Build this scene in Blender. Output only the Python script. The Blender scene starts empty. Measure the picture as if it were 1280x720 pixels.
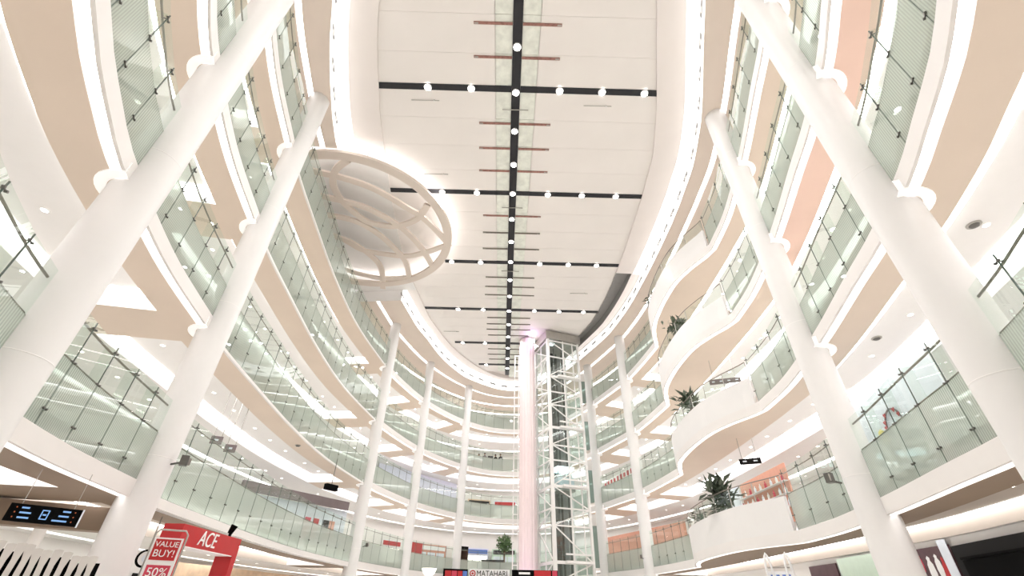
import bpy, math, random
from mathutils import Vector, Matrix
random.seed(7)
scene = bpy.context.scene
COL = scene.collection
PI = math.pi

# ------------------------------------------------------------------ camera, light, exposure
EYE = 1.5
cam_d = bpy.data.cameras.new('camera'); cam = bpy.data.objects.new('camera', cam_d); COL.objects.link(cam)
cam_d.sensor_width = 36.0; cam_d.lens = 16.0; cam_d.clip_end = 400; cam_d.clip_start = 0.05
cam.matrix_world = Matrix(((0.99963688, -0.02534549, -0.00914904, 0.0),
                           (-0.02217041, -0.58062575, -0.81386867, 0.0),
                           (0.01531573, 0.81377598, -0.58097683, EYE),
                           (0, 0, 0, 1)))
scene.camera = cam
w = bpy.data.worlds.new('hall_air'); scene.world = w; w.use_nodes = True
w.node_tree.nodes['Background'].inputs[0].default_value = (1.0, 0.95, 0.90, 1)
w.node_tree.nodes['Background'].inputs[1].default_value = 0.25
scene.view_settings.view_transform = 'Standard'; scene.view_settings.look = 'None'
scene.view_settings.gamma = 1.0; scene.view_settings.use_curve_mapping = False
scene.view_settings.exposure = -0.66
scene.cycles.diffuse_bounces = 6; scene.cycles.max_bounces = 12
scene.cycles.transparent_max_bounces = 16; scene.cycles.glossy_bounces = 3
scene.cycles.sample_clamp_indirect = 6.0
COVE_E, COFFER_E, SPOT_W = 8.0, 9.0, 230.0

# ------------------------------------------------------------------ materials
def mat(name, col, rough=0.6, metal=0.0, emit=None, estr=0.0, var=0.04, scale=3.0, spec=0.4):
    m = bpy.data.materials.new(name); m.use_nodes = True
    nt = m.node_tree; b = nt.nodes['Principled BSDF']
    b.inputs['Roughness'].default_value = rough; b.inputs['Metallic'].default_value = metal
    b.inputs['Specular IOR Level'].default_value = spec
    tc = nt.nodes.new('ShaderNodeTexCoord'); nz = nt.nodes.new('ShaderNodeTexNoise')
    nz.inputs['Scale'].default_value = scale; nz.inputs['Detail'].default_value = 3
    nt.links.new(tc.outputs['Object'], nz.inputs['Vector'])
    cr = nt.nodes.new('ShaderNodeValToRGB')
    cr.color_ramp.elements[0].position = 0.3; cr.color_ramp.elements[1].position = 0.7
    cr.color_ramp.elements[0].color = (*[max(0, c*(1-var)) for c in col], 1)
    cr.color_ramp.elements[1].color = (*[min(1, c*(1+var)) for c in col], 1)
    nt.links.new(nz.outputs['Fac'], cr.inputs['Fac']); nt.links.new(cr.outputs['Color'], b.inputs['Base Color'])
    if emit:
        b.inputs['Emission Color'].default_value = (*emit, 1); b.inputs['Emission Strength'].default_value = estr
    return m

def glass_mat(name, tint, body=0.0, bodycol=(.6, .66, .62), stripes=False, refl=0.12, trans=0.0):
    m = bpy.data.materials.new(name); m.use_nodes = True
    nt = m.node_tree; N = nt.nodes; L = nt.links
    N.remove(N['Principled BSDF']); out = N['Material Output']
    tr = N.new('ShaderNodeBsdfTransparent'); tr.inputs[0].default_value = (*tint, 1)
    gl = N.new('ShaderNodeBsdfGlossy'); gl.inputs['Roughness'].default_value = 0.0
    gl.inputs[0].default_value = (.95, 1, .97, 1)
    base = tr.outputs[0]
    if body > 0:
        df = N.new('ShaderNodeBsdfDiffuse'); tl = N.new('ShaderNodeBsdfTranslucent')
        df.inputs[0].default_value = (*bodycol, 1); tl.inputs[0].default_value = (*bodycol, 1)
        m1 = N.new('ShaderNodeMixShader'); m1.inputs[0].default_value = 0.4
        L.new(df.outputs[0], m1.inputs[1]); L.new(tl.outputs[0], m1.inputs[2])
        m2 = N.new('ShaderNodeMixShader'); m2.inputs[0].default_value = body
        if stripes:
            tc = N.new('ShaderNodeTexCoord'); wv = N.new('ShaderNodeTexWave'); wv.bands_direction = 'X'
            wv.inputs['Scale'].default_value = 4.2; wv.inputs['Distortion'].default_value = 0.0
            L.new(tc.outputs['Object'], wv.inputs['Vector'])
            mr = N.new('ShaderNodeMapRange'); mr.inputs['To Min'].default_value = body - 0.20
            mr.inputs['To Max'].default_value = min(1.0, body + 0.10)
            L.new(wv.outputs['Fac'], mr.inputs['Value']); L.new(mr.outputs['Result'], m2.inputs[0])
        L.new(tr.outputs[0], m2.inputs[1]); L.new(m1.outputs[0], m2.inputs[2]); base = m2.outputs[0]
    fr = N.new('ShaderNodeFresnel'); fr.inputs[0].default_value = 1.45
    mm = N.new('ShaderNodeMath'); mm.operation = 'MULTIPLY_ADD'
    mm.inputs[1].default_value = 0.75; mm.inputs[2].default_value = refl
    mm.use_clamp = True; L.new(fr.outputs[0], mm.inputs[0])
    geo = N.new('ShaderNodeNewGeometry'); inv = N.new('ShaderNodeMath'); inv.operation = 'SUBTRACT'; inv.inputs[0].default_value = 1.0
    L.new(geo.outputs['Backfacing'], inv.inputs[1])
    fm_ = N.new('ShaderNodeMath'); fm_.operation = 'MULTIPLY'; L.new(mm.outputs[0], fm_.inputs[0]); L.new(inv.outputs[0], fm_.inputs[1])
    m3 = N.new('ShaderNodeMixShader'); L.new(fm_.outputs[0], m3.inputs[0])
    L.new(base, m3.inputs[1]); L.new(gl.outputs[0], m3.inputs[2]); L.new(m3.outputs[0], out.inputs[0])
    return m

def emit_mat(name, col, s):
    m = mat(name, (.9, .9, .9), emit=col, estr=s, var=0.0)
    return m

M = {}
M['white'] = mat('white_paint', (.83, .815, .80), .55, var=.008)
M['column'] = mat('column_paint', (.75, .74, .73), .45, scale=1.0, var=.015)
M['fascia'] = mat('fascia_paint', (.76, .735, .715), .5, scale=1.0, var=.015)
M['beige'] = mat('beige_soffit', (.72, .61, .51), .6, scale=.6, var=.02)
M['beige_red_spill'] = mat('beige_soffit_red_spill', (.82, .60, .505), .6, scale=.6, var=.03)  # red sign light spilling on the beige, put into the colour
M['dim_beige_brown'] = mat('dim_beige_brown_soffit', (.27, .20, .145), .6, scale=.6, var=.03)  # beige in weak light, painted brown; the bulkhead shares it
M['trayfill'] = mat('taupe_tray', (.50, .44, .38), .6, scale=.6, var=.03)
M['beige_top'] = mat('pale_beige_soffit', (.85, .745, .66), .6, scale=.6, var=.02)
M['panel'] = mat('ceiling_panel_cream', (.88, .835, .805), .6, scale=.5, var=.015)
M['margin'] = mat('ceiling_margin_pink', (.86, .80, .77), .6, scale=.5, var=.015)
M['green_panel'] = mat('pale_green_panel', (.82, .84, .77), .5, scale=2.5, var=.10)
M['lattice'] = mat('lattice_beige', (.76, .67, .60), .6, scale=.7, var=.015)
M['cove'] = emit_mat('cove_led', (1.0, .968, .958), COVE_E)
M['coffer'] = emit_mat('coffer_led', (1.0, .972, .967), COFFER_E)
M['ring'] = emit_mat('ring_led_wash', (1.0, .985, .97), 2.5)  # covers the wall and ledge that the LEDs wash
M['spot'] = emit_mat('spot_led', (1.0, .98, .95), 40.0)
M['down'] = emit_mat('downlight_led', (1.0, .96, .90), 12.0)
M['collar'] = mat('collar_cove_glow', (.88, .87, .86), .5, emit=(1, .98, .96), estr=.55)  # emission stands for cove light falling on the collar
M['grey_and_gap_shade'] = mat('grey_paint_and_gap_shade', (.33, .32, .31), .6)  # grey of housings and lift panel, also painted shade in the ceiling gap
M['purple'] = emit_mat('violet_led', (.80, .45, 1.0), 5.0)
M['black'] = mat('black_channel', (.018, .018, .022), .45)
M['red_bar'] = mat('rust_red_bar', (.33, .16, .13), .5, var=.25, scale=6)
M['grey_metal'] = mat('grey_metal', (.42, .40, .37), .35, .6)
M['dark_metal'] = mat('dark_metal', (.13, .125, .115), .4, .5)
M['steel'] = mat('bronze_steel_rail', (.24, .215, .185), .35, .6)
M['joint'] = mat('dark_green_joint', (.10, .135, .115), .5)
M['clear'] = glass_mat('clear_glass', (.93, .965, .945), refl=.035)
M['film'] = glass_mat('striped_film_glass', (.80, .86, .82), body=.68, bodycol=(.575, .615, .565), stripes=True, refl=.04)
M['fin'] = glass_mat('glass_fin', (.93, .96, .94), refl=.03)
M['lift_glass'] = glass_mat('lift_glass', (.90, .95, .94), refl=.06)
M['teal'] = glass_mat('teal_glass', (.55, .66, .62), body=.6, bodycol=(.36, .44, .41), refl=.06)
M['floor'] = mat('polished_floor', (.74, .72, .69), .3, scale=.8, var=.03)
M['gfloor'] = mat('gallery_floor', (.76, .74, .71), .4, scale=.8, var=.03)
M['wall'] = mat('gallery_wall', (.82, .80, .77), .6, scale=.4, var=.03)
M['pink'] = mat('pink_column_paint', (.83, .70, .70), .5, scale=.8, var=.02)
M['red'] = mat('sign_red', (.47, .022, .026), .4)
M['crimson'] = mat('poster_crimson', (.55, .05, .09), .4)
M['maroon'] = mat('maroon_print', (.085, .038, .045), .4, var=.2, scale=2)
M['mauve'] = mat('dark_mauve_band', (.20, .16, .165), .4)
M['orange'] = mat('orange_shop_wall', (.66, .33, .24), .5)
M['tan'] = mat('tan_shop_wall', (.70, .52, .36), .5, var=.1)
M['charcoal'] = mat('charcoal_front', (.011, .0105, .0105), .6, spec=.1)
M['near_black'] = mat('near_black_recess', (.003, .003, .003), .7, spec=.05)
M['signwhite'] = mat('sign_white', (.85, .85, .85), .5)
M['signblue'] = mat('sign_blue_light', (.05, .08, .15), emit=(.30, .58, 1.0), estr=1.1, var=0)
M['signorange'] = mat('sign_orange_light', (.1, .03, .01), emit=(1.0, .22, .06), estr=.6, var=0)
M['paleblue'] = mat('pale_blue_display', (.74, .79, .86), .5)
M['lavender'] = mat('lavender_front_and_cool_light', (.74, .74, .88), .5)  # shop front colour, also painted for cool light
M['leaf'] = mat('leaf_green', (.10, .17, .07), .5, var=.35, scale=5)
M['leaf_dark'] = mat('leaf_dark', (.085, .11, .075), .5, var=.35, scale=5)
M['pot'] = mat('white_pot', (.75, .73, .70), .4)
M['bark'] = mat('bark', (.16, .11, .07), .7)
M['slab'] = mat('pale_grey_cover', (.66, .63, .60), .8, var=.06)
M['cloth'] = mat('dark_cloth', (.05, .05, .055), .8)
M['skin'] = mat('skin', (.45, .28, .2), .6)
M['mint'] = mat('mint_glass', (.60, .74, .62), .3)
M['yellow'] = mat('yellow_print', (.80, .66, .18), .5)
M['blue'] = mat('blue_print', (.10, .20, .55), .5)
M['liftcar'] = mat('lift_car_panel', (.62, .68, .74), .3, .2)
M['liftglow'] = emit_mat('lift_car_light', (.80, .92, 1.0), 2.5)
M['warmlight'] = emit_mat('shop_light', (1.0, .93, .84), 2.2)

# ------------------------------------------------------------------ mesh helpers
class MB:
    def __init__(s): s.v = []; s.f = []; s.mi = []; s.mats = []
    def mid(s, m):
        m = M[m] if isinstance(m, str) else m
        if m not in s.mats: s.mats.append(m)
        return s.mats.index(m)
    def face(s, pts, m):
        k = len(s.v); s.v += [tuple(p) for p in pts]; s.f.append(tuple(range(k, k+len(pts)))); s.mi.append(s.mid(m))
    def ribbon(s, A, B, m, closed=False):
        n = len(A); k = len(s.v); s.v += [tuple(p) for p in A] + [tuple(p) for p in B]; mi = s.mid(m)
        for i in range(n if closed else n-1):
            j = (i+1) % n; s.f.append((k+i, k+j, k+n+j, k+n+i)); s.mi.append(mi)
    def box(s, c, d, m, rz=0.0, M4=None):
        k = len(s.v); mi = s.mid(m); cs, sn = math.cos(rz), math.sin(rz)
        for z in (-1, 1):
            for x, y in ((-1, -1), (1, -1), (1, 1), (-1, 1)):
                X, Y, Zz = x*d[0]/2, y*d[1]/2, z*d[2]/2
                if M4 is not None:
                    p = M4 @ Vector((X, Y, Zz)); s.v.append((p.x, p.y, p.z))
                else: s.v.append((c[0]+X*cs-Y*sn, c[1]+X*sn+Y*cs, c[2]+Zz))
        for f in ((0, 3, 2, 1), (4, 5, 6, 7), (0, 1, 5, 4), (1, 2, 6, 5), (2, 3, 7, 6), (3, 0, 4, 7)):
            s.f.append(tuple(k+i for i in f)); s.mi.append(mi)
    def bar(s, a, b, wd, m, ht=None):
        a = Vector(a); b = Vector(b); d = b-a; L = d.length
        if L < 1e-6: return
        q = d.to_track_quat('X', 'Z').to_matrix().to_4x4(); q.translation = (a+b)/2
        s.box(None, (L, wd, ht or wd), m, M4=q)
    def tube(s, pts, r, m, n=8, caps=True, closed=False):
        k = len(s.v); mi = s.mid(m); P = [Vector(p) for p in pts]; c = len(P)
        rr = r if isinstance(r, (list, tuple)) else [r]*c
        for i, p in enumerate(P):
            if closed: t = P[(i+1) % c]-P[i-1]
            else: t = P[min(i+1, c-1)]-P[max(i-1, 0)]
            q = t.to_track_quat('Z', 'Y')
            for j in range(n):
                a = 2*PI*j/n; o = q @ Vector((math.cos(a)*rr[i], math.sin(a)*rr[i], 0)); s.v.append(tuple(p+o))
        for i in range(c if closed else c-1):
            i2 = (i+1) % c
            for j in range(n):
                s.f.append((k+i*n+j, k+i*n+(j+1) % n, k+i2*n+(j+1) % n, k+i2*n+j)); s.mi.append(mi)
        if caps and not closed:
            s.f.append(tuple(k+j for j in reversed(range(n)))); s.mi.append(mi)
            s.f.append(tuple(k+(c-1)*n+j for j in range(n))); s.mi.append(mi)
    def lathe(s, c, prof, m, n=24):
        k = len(s.v); mi = s.mid(m)
        for r, z in prof:
            for j in range(n):
                a = 2*PI*j/n; s.v.append((c[0]+r*math.cos(a), c[1]+r*math.sin(a), c[2]+z))
        for i in range(len(prof)-1):
            for j in range(n):
                s.f.append((k+i*n+j, k+i*n+(j+1) % n, k+(i+1)*n+(j+1) % n, k+(i+1)*n+j)); s.mi.append(mi)
    def mesh(s, name):
        me = bpy.data.meshes.new(name); me.from_pydata(s.v, [], s.f)
        for m in s.mats: me.materials.append(m)
        me.polygons.foreach_set('material_index', s.mi); me.update(); return me
    def build(s, name, parent=None, smooth=False):
        me = s.mesh(name)
        if smooth: me.shade_smooth()
        return link(name, me, parent)

def link(name, data, parent=None, loc=None, rz=0.0):
    o = bpy.data.objects.new(name, data); COL.objects.link(o)
    if parent: o.parent = parent
    if loc is not None: o.location = loc
    if rz: o.rotation_euler = (0, 0, rz)
    return o
def tag(o, label, cat, group=None, kind=None):
    o['label'] = label; o['category'] = cat
    if group: o['group'] = group
    if kind: o['kind'] = kind
    return o
def struct(o, label, cat): return tag(o, label, cat, kind='structure')
def thing(name, label, cat, loc=(0, 0, 0), rz=0.0, group=None):
    o = link(name, None, None, loc, rz); o.empty_display_size = .1
    return tag(o, label, cat, group)
def text(s, name, parent, loc, rot, size, m, extrude=.004, align='CENTER', label=None, shear=0.0, sx=1.0):
    c = bpy.data.curves.new(name, 'FONT'); c.body = s; c.size = size; c.extrude = extrude
    c.align_x = align; c.align_y = 'CENTER'; c.shear = shear
    c.materials.append(M[m]); tmp = bpy.data.objects.new(name, c); COL.objects.link(tmp)
    me = bpy.data.meshes.new_from_object(tmp.evaluated_get(bpy.context.evaluated_depsgraph_get()))
    bpy.data.objects.remove(tmp); me.name = name
    o = link(name, me, parent, loc); o.rotation_euler = rot; o.scale = (sx, 1, 1)
    if label: o['label'] = label
    return o
def pol(bear, D): a = math.radians(bear); return D*math.sin(a), D*math.cos(a)

# ------------------------------------------------------------------ plan of the oval hall
CT = [(0.2, -3.4), (-2.8, -2.5), (-4.7, -0.3), (-5.9, 1.9), (-6.85, 3.5), (-7.5, 4.55), (-8.1, 5.7), (-8.62, 6.8), (-9.25, 8.6),
      (-9.9, 10.9), (-10.45, 13.8), (-10.8, 15.9), (-11.1, 19), (-11.55, 25), (-11.6, 31), (-10.95, 37.3), (-10.45, 40.3),
      (-9.0, 45.3), (-7.3, 49.0), (-5.05, 52.4), (-2.2, 55.0), (0.9, 55.9), (3.9, 55.0), (6.2, 52.6), (8.0, 49.3), (9.4, 45.8),
      (11.1, 40.6), (11.6, 38.2), (11.95, 35.6), (12.22, 33.1), (11.55, 31.4), (11.1, 29.8), (10.9, 28), (10.85, 26), (11.0, 24),
      (11.5, 22.4), (11.92, 21.5), (12.18, 20.7), (12.0, 18.3), (11.55, 15.9), (11.0, 13.6), (10.2, 10.8), (9.65, 8.8), (8.9, 6.75),
      (8.3, 5.5), (7.6, 4.1), (6.95, 3.1), (6.1, 1.8), (4.9, -0.3), (3.0, -2.5)]
BASE = {29: (12.15, 33.1), 30: (12.2, 31.4), 31: (12.25, 29.8), 32: (12.28, 28), 33: (12.28, 26), 34: (12.25, 24), 35: (12.22, 22.4),
        36: (12.2, 21.5), 37: (12.15, 20.7)}
CB = [BASE.get(i, p) for i, p in enumerate(CT)]
CORNER = {29, 37}
def spline(C):
    out = []; n = len(C)
    for i in range(n):
        p0, p1, p2, p3 = (Vector(C[(i+k-1) % n]) for k in range(4))
        if i in CORNER: p0 = p1*2-p2 if C is CT else p0
        if (i+1) % n in CORNER: p3 = p2*2-p1 if C is CT else p3
        seg = max(2, int(round((Vector(CT[(i+1) % n])-Vector(CT[i])).length/0.55)))
        for k in range(seg):
            t = k/seg
            out.append(0.5*((2*p1)+(p2-p0)*t+(2*p0-5*p1+4*p2-p3)*t*t+(3*p1-p0-3*p2+p3)*t**3))
    return out
PW = spline(CT); PB = spline(CB); NP = len(PW)
def normals(P):
    out = []
    for i in range(NP):
        d = (P[(i+1) % NP]-P[i-1]).normalized(); out.append(Vector((-d.y, d.x)))
    return out
NW = normals(PW); NB = normals(PB)
def offw(o): return [PW[i]+NW[i]*o for i in range(NP)]
def offb(o): return [PB[i]+NB[i]*o for i in range(NP)]
def lift(pts, z): return [(p.x, p.y, z) for p in pts]
ARC = [0.0]
for i in range(NP): ARC.append(ARC[-1]+(PW[(i+1) % NP]-PW[i]).length)
def at(s):
    s %= ARC[-1]
    lo, hi = 0, NP
    while hi-lo > 1:
        m = (lo+hi)//2
        if ARC[m] <= s: lo = m
        else: hi = m
    t = (s-ARC[lo])/(ARC[lo+1]-ARC[lo]); return PW[lo].lerp(PW[(lo+1) % NP], t)
def nrm(s):
    d = (at(s+.05)-at(s-.05)).normalized(); return Vector((-d.y, d.x))
def s_at(x, y): # arc length nearest to a plan point
    k = min(range(NP*8), key=lambda k: (at(k*ARC[-1]/(NP*8))-Vector((x, y))).length)
    return k*ARC[-1]/(NP*8)

ZB = {1: 4.0, 2: 9.5, 3: 14.5, 4: 19.5}
ZT = 24.2            # underside of the roof ring
ZC = 25.4            # ceiling panels
# columns: bearing from the hall's viewing end, rough plan spot, radius
COLS = {'L1': (-9.05, 7.72, .53), 'L2': (-10.6, 14.6, .52), 'L3': (-10.68, 38.5, .48), 'L4': (-8.45, 46.7, .45), 'L5': (-4.5, 53.0, .45),
        'R4': (9.15, 46.5, .45), 'R3': (11.2, 39.9, .48), 'R2': (11.15, 14.92, .54), 'R1': (9.25, 7.62, .53)}
SC = {k: s_at(v[0], v[1]) for k, v in COLS.items()}
S_NOTCH = s_at(12.2, 33.0); S_WEND = s_at(12.15, 20.9)

# ------------------------------------------------------------------ ground floor
mb = MB(); mb.face([(-40, -25, 0), (45, -25, 0), (45, 90, 0), (-40, 90, 0)], 'floor')
struct(mb.build('floor'), 'polished pale stone floor of the ground level', 'floor')

# ------------------------------------------------------------------ gallery slabs, soffits, fascias
LV = {1: 'first', 2: 'second', 3: 'third', 4: 'fourth'}
COFFERS = []   # (s0, s1) along the edge
order = [('B', SC['L1']-9.5, SC['L2']-1.3), ('C', SC['L2']+1.0, SC['L3']-1.3), ('D', SC['L3']+.7, SC['L4']-.7),
         ('E', SC['L4']+.7, SC['L5']-.7), ('F', SC['L5']+.8, SC['R4']-2.0), ('H', SC['R4']+.7, SC['R3']-.7), ('I', SC['R3']+.8, SC['R1']+9.5)]
def in_bay(s):
    for n, a, b in order:
        if a <= s <= b: return n
    return None
def cove_at(lv, s):
    return not (lv >= 2 and SC['L2'] < s < SC['L3'])
for lv, z in ZB.items():
    so = MB(); li = MB(); fa = MB(); fl = MB()
    zn = ZB.get(lv+1, ZT)
    o0, o08, o40, oB15, oB42, oB95, oB79, oB83 = offw(0), offw(.08), offw(.32), offb(1.32), offb(4.2), offb(9.5), offb(7.7), offb(8.2)
    h = .45
    for i in range(NP):
        j = (i+1) % NP; sm = (ARC[i]+ARC[i+1])/2
        hh = h if cove_at(lv, sm) else .12
        if lv == 1 and SC['L2'] < sm < SC['L3']: hh = .28
        if S_NOTCH < sm < S_WEND: hh = .45
        def q(b, A, za, Bp, zb, m): b.face([(A[i].x, A[i].y, za), (A[j].x, A[j].y, za), (Bp[j].x, Bp[j].y, zb), (Bp[i].x, Bp[i].y, zb)], m)
        sm_ = 'dim_beige_brown' if lv == 1 else ('beige_red_spill' if lv == 3 and sm > SC['R2']-2.5 else 'beige')  # level one painted dim, third right bays painted with red sign spill
        q(fa, o0, z, o0, z+hh, 'fascia'); q(fa, o0, z, o08, z, 'fascia'); q(fa, o0, z+hh, o40, z+hh, 'fascia')
        if cove_at(lv, sm):
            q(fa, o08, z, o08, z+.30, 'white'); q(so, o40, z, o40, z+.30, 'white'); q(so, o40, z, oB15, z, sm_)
            q(li, o08, z+.29, o40, z+.29, 'cove')
        else:
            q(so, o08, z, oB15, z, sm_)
        bay = in_bay(sm)
        if bay is None:
            q(so, oB15, z, oB42, z, 'beige' if lv > 1 else 'dim_beige_brown')
        q(so, oB42, z, oB79, z, 'white' if lv > 1 else 'wall'); q(so, oB83, z, oB95, z, 'white')
        q(so, oB79, z, oB79, z+.1, 'white'); q(so, oB83, z, oB83, z+.1, 'white'); q(li, oB79, z+.09, oB83, z+.09, 'coffer')  # second strip by the back wall, added to brighten the gallery
        q(fl, o08, z+.78, oB95, z+.78, 'gfloor')
    # coffers: raised trays with lit edges
    for n, a, b in order:
        idx = [i for i in range(NP) if a <= (ARC[i]+ARC[i+1])/2 <= b]
        if len(idx) < 2: continue
        ids = idx+[(idx[-1]+1) % NP]; zt = z+.5
        wdt = .34 if lv == 1 else (.62 if n in 'LMI' else .38)
        rows = [[offb(o)[i] for i in ids] for o in (1.32, 1.32+wdt, 4.2-wdt, 4.2)]
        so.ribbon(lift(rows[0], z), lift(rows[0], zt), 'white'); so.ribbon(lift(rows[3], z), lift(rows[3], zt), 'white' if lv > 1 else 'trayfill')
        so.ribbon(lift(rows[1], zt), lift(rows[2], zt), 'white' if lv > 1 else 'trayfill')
        for e in (0, -1): so.face([(*rows[0][e], z), (*rows[3][e], z), (*rows[3][e], zt), (*rows[0][e], zt)], 'white')
        li.ribbon(lift(rows[0], zt-.02), lift(rows[1], zt-.02), 'coffer'); li.ribbon(lift(rows[2], zt-.02), lift(rows[3], zt-.02), 'coffer')
        for e, e2 in ((0, 1), (-1, -2)):
            p0 = rows[1][e]; p1 = rows[2][e]; q0 = rows[1][e2]; q1 = rows[2][e2]
            li.face([(*p0, zt-.025), (*p1, zt-.025), (*p1.lerp(q1, .75), zt-.025), (*p0.lerp(q0, .75), zt-.025)], 'coffer')
    # collars where the cove wraps the columns, cove light painted as glow
    for k, (x, y, r) in COLS.items():
        s = SC[k]; c = at(s); n = nrm(s)
        if lv == 1: continue
        a0 = math.atan2(n.y, n.x); R0, R1 = r+.02, r+.26
        arc = [a0+math.radians(t) for t in range(-100, 101, 12)]
        A = [(c.x+R1*math.cos(t), c.y+R1*math.sin(t), z-.03) for t in arc]
        B = [(c.x+R1*math.cos(t), c.y+R1*math.sin(t), z+.29) for t in arc]
        C_ = [(c.x+R0*math.cos(t), c.y+R0*math.sin(t), z-.03) for t in arc]
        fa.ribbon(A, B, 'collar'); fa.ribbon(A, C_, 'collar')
    ob = struct(so.build('ceiling'), f'underside of the {LV[lv]} gallery with recessed trays', 'ceiling')
    lo = li.build('light_strip', ob); lo['label'] = 'glowing white cove strips and an added strip by the back wall'
    struct(fa.build('trim_%d' % lv), f'pale fascia band edging the {LV[lv]} gallery', 'fascia')
    struct(fl.build('floor'), f'walkway floor of the {LV[lv]} gallery', 'floor')
    # recessed downlights in the trays
    dme = MB(); dme.lathe((0, 0, 0), [(.001, -.012), (.085, -.012)], 'down', 12); dme.lathe((0, 0, 0), [(.085, -.016), (.12, -.016), (.12, 0)], 'white', 12)
    dme = dme.mesh('downlight')
    for n, a, b in order:
        cnt = max(2, int((b-a)/2.4))
        for k in range(cnt):
            s = a+(b-a)*(k+.5)/cnt
            i = min(range(NP), key=lambda i: abs(ARC[i]-s))
            for o in (2.85, 5.6):
                p = PB[i]+NB[i]*o
                link('downlight', dme, ob, (p.x, p.y, (z+.5 if o < 4 else z)-.002))

# back walls of the galleries
for lv in (0, 1, 2, 3, 4):
    z0 = 0 if lv == 0 else ZB[lv]+.78; z1 = ZB.get(lv+1, ZT)
    mbL, mbR = MB(), MB()
    for i in range(NP):
        j = (i+1) % NP; mid = PB[i]
        o = 9.3
        if lv == 0: o = 9.3 if mid.x < 3 or mid.y > 44 else 4.4
        def oo(k):
            if lv == 0 and PB[k].x > 3 and PB[k].y <= 44: return 4.4
            return 9.3
        a = PB[i]+NB[i]*oo(i); b = PB[j]+NB[j]*oo(j)
        (mbL if mid.x < .5 else mbR).face([(a.x, a.y, z0), (b.x, b.y, z0), (b.x, b.y, z1), (a.x, a.y, z1)], 'wall')
    nm = 'ground level' if lv == 0 else LV[lv]+' gallery'
    struct(mbL.build('wall_left'), f'cream shop wall at the back of the {nm}, left half', 'wall')
    struct(mbR.build('wall_right'), f'cream shop wall at the back of the {nm}, right half', 'wall')

# ------------------------------------------------------------------ columns
CN = {'L1': 'thick white round column nearest on the left side', 'L2': 'white round column beside the red gate on the left side',
      'L3': 'slender white column where the left galleries end their long glass run', 'L4': 'middle one of the three slender white columns far left',
      'L5': 'slender white far column above the dark red banner', 'R4': 'slender white column just right of the glass lift',
      'R3': 'slender white column at the end of the wavy parapets', 'R2': 'white round column at the near end of the wavy parapets',
      'R1': 'thick white round column nearest on the right side'}
CPOS = {}
for k, (x, y, r) in COLS.items():
    c = at(SC[k]); CPOS[k] = c
    t = thing('column', CN[k], 'column', (c.x, c.y, 0), group='round columns ringing the hall'); t['kind'] = 'structure'
    b = MB(); b.lathe((0, 0, 0), [(r*1.02, 0), (r*1.02, 3.9), (r, 4.0), (r, ZT+.02)], 'column', 40); b.build('shaft', t, True)
    for lv, z in ZB.items():
        b = MB(); b.lathe((0, 0, z+1.15), [(r+.003, -.012), (r+.006, 0), (r+.003, .012)], 'white', 32); b.build('joint_band', t)

# ------------------------------------------------------------------ glass balustrades
FIT = MB()
FIT.box((0, .05, 0), (.022, .13, .022), 'dark_metal')
FIT.bar((-.06, -.02, 0), (.06, -.02, 0), .02, 'dark_metal')
for sx in (-.06, .06): FIT.tube([(sx, -.045, 0), (sx, .0, 0)], .025, 'dark_metal', 8)
FIT = FIT.mesh('spider_fitting')
def balustrade(label, s0, s1, zlo, zmid, zrail, ztop, wid, near, group):
    L = s1-s0; n = max(1, int(round(L/wid))); p0 = at(s0)
    t = thing('glass_balustrade', label, 'balustrade', (p0.x, p0.y, zlo), group=group)
    ws = []
    knots = [s0+L*k/n for k in range(n+1)]
    meshes = {}
    H = ztop-zlo; hm = zmid-zlo; hr = zrail-zlo
    # shared joint meshes
    jb = MB(); jb.box((0, 0, H/2), (.015, .026, H), 'joint'); jm = jb.mesh('joint_seal')
    fb = MB(); fb.box((0, .16, H*.52), (.016, .24, H*.96), 'fin'); fm = fb.mesh('glass_fin')
    for k in range(n+1):
        p = at(knots[k]); q = nrm(knots[k]); rz = math.atan2(q.y, q.x)-PI/2
        loc = (p.x-p0.x+q.x*.03, p.y-p0.y+q.y*.03, 0)
        link('joint_seal', jm, t, loc, rz)
        if near: link('glass_fin', fm, t, loc, rz)
        if near is not None:
            zs = (.32, hm+.02, hr) if near else (hm*.4, hr)
            for zz in zs: link('spider_fitting', FIT, t, (loc[0], loc[1], zz), rz)
    for k in range(n):
        a = at(knots[k])+nrm(knots[k])*.03; b = at(knots[k+1])+nrm(knots[k+1])*.03
        w_ = (b-a).length-.024; c = (a+b)/2; rz = math.atan2((b-a).y, (b-a).x)
        key = round(w_, 2)
        if key not in meshes:
            g = MB(); th = .016
            g.box((0, 0, hm/2), (w_, th, hm), 'film'); g.box((0, 0, (hm+H)/2+.001), (w_, th, H-hm-.002), 'clear')
            meshes[key] = g.mesh('glass_pane')
        link('glass_pane', meshes[key], t, (c.x-p0.x, c.y-p0.y, 0), rz)
    def rail(nm, o, z, r):
        m_ = max(2, int(L/.5)); pts = []
        for k in range(m_+1):
            s = s0+L*k/m_; p = at(s)+nrm(s)*o; pts.append((p.x-p0.x, p.y-p0.y, z))
        g = MB(); g.tube(pts, r, 'steel', 6); g.build(nm, t, True)
    rail('handrail', .07, hm+.045, .022 if near else .02)
    rail('top_rail', .12, hr, .028 if near else .02)
    return t

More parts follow.
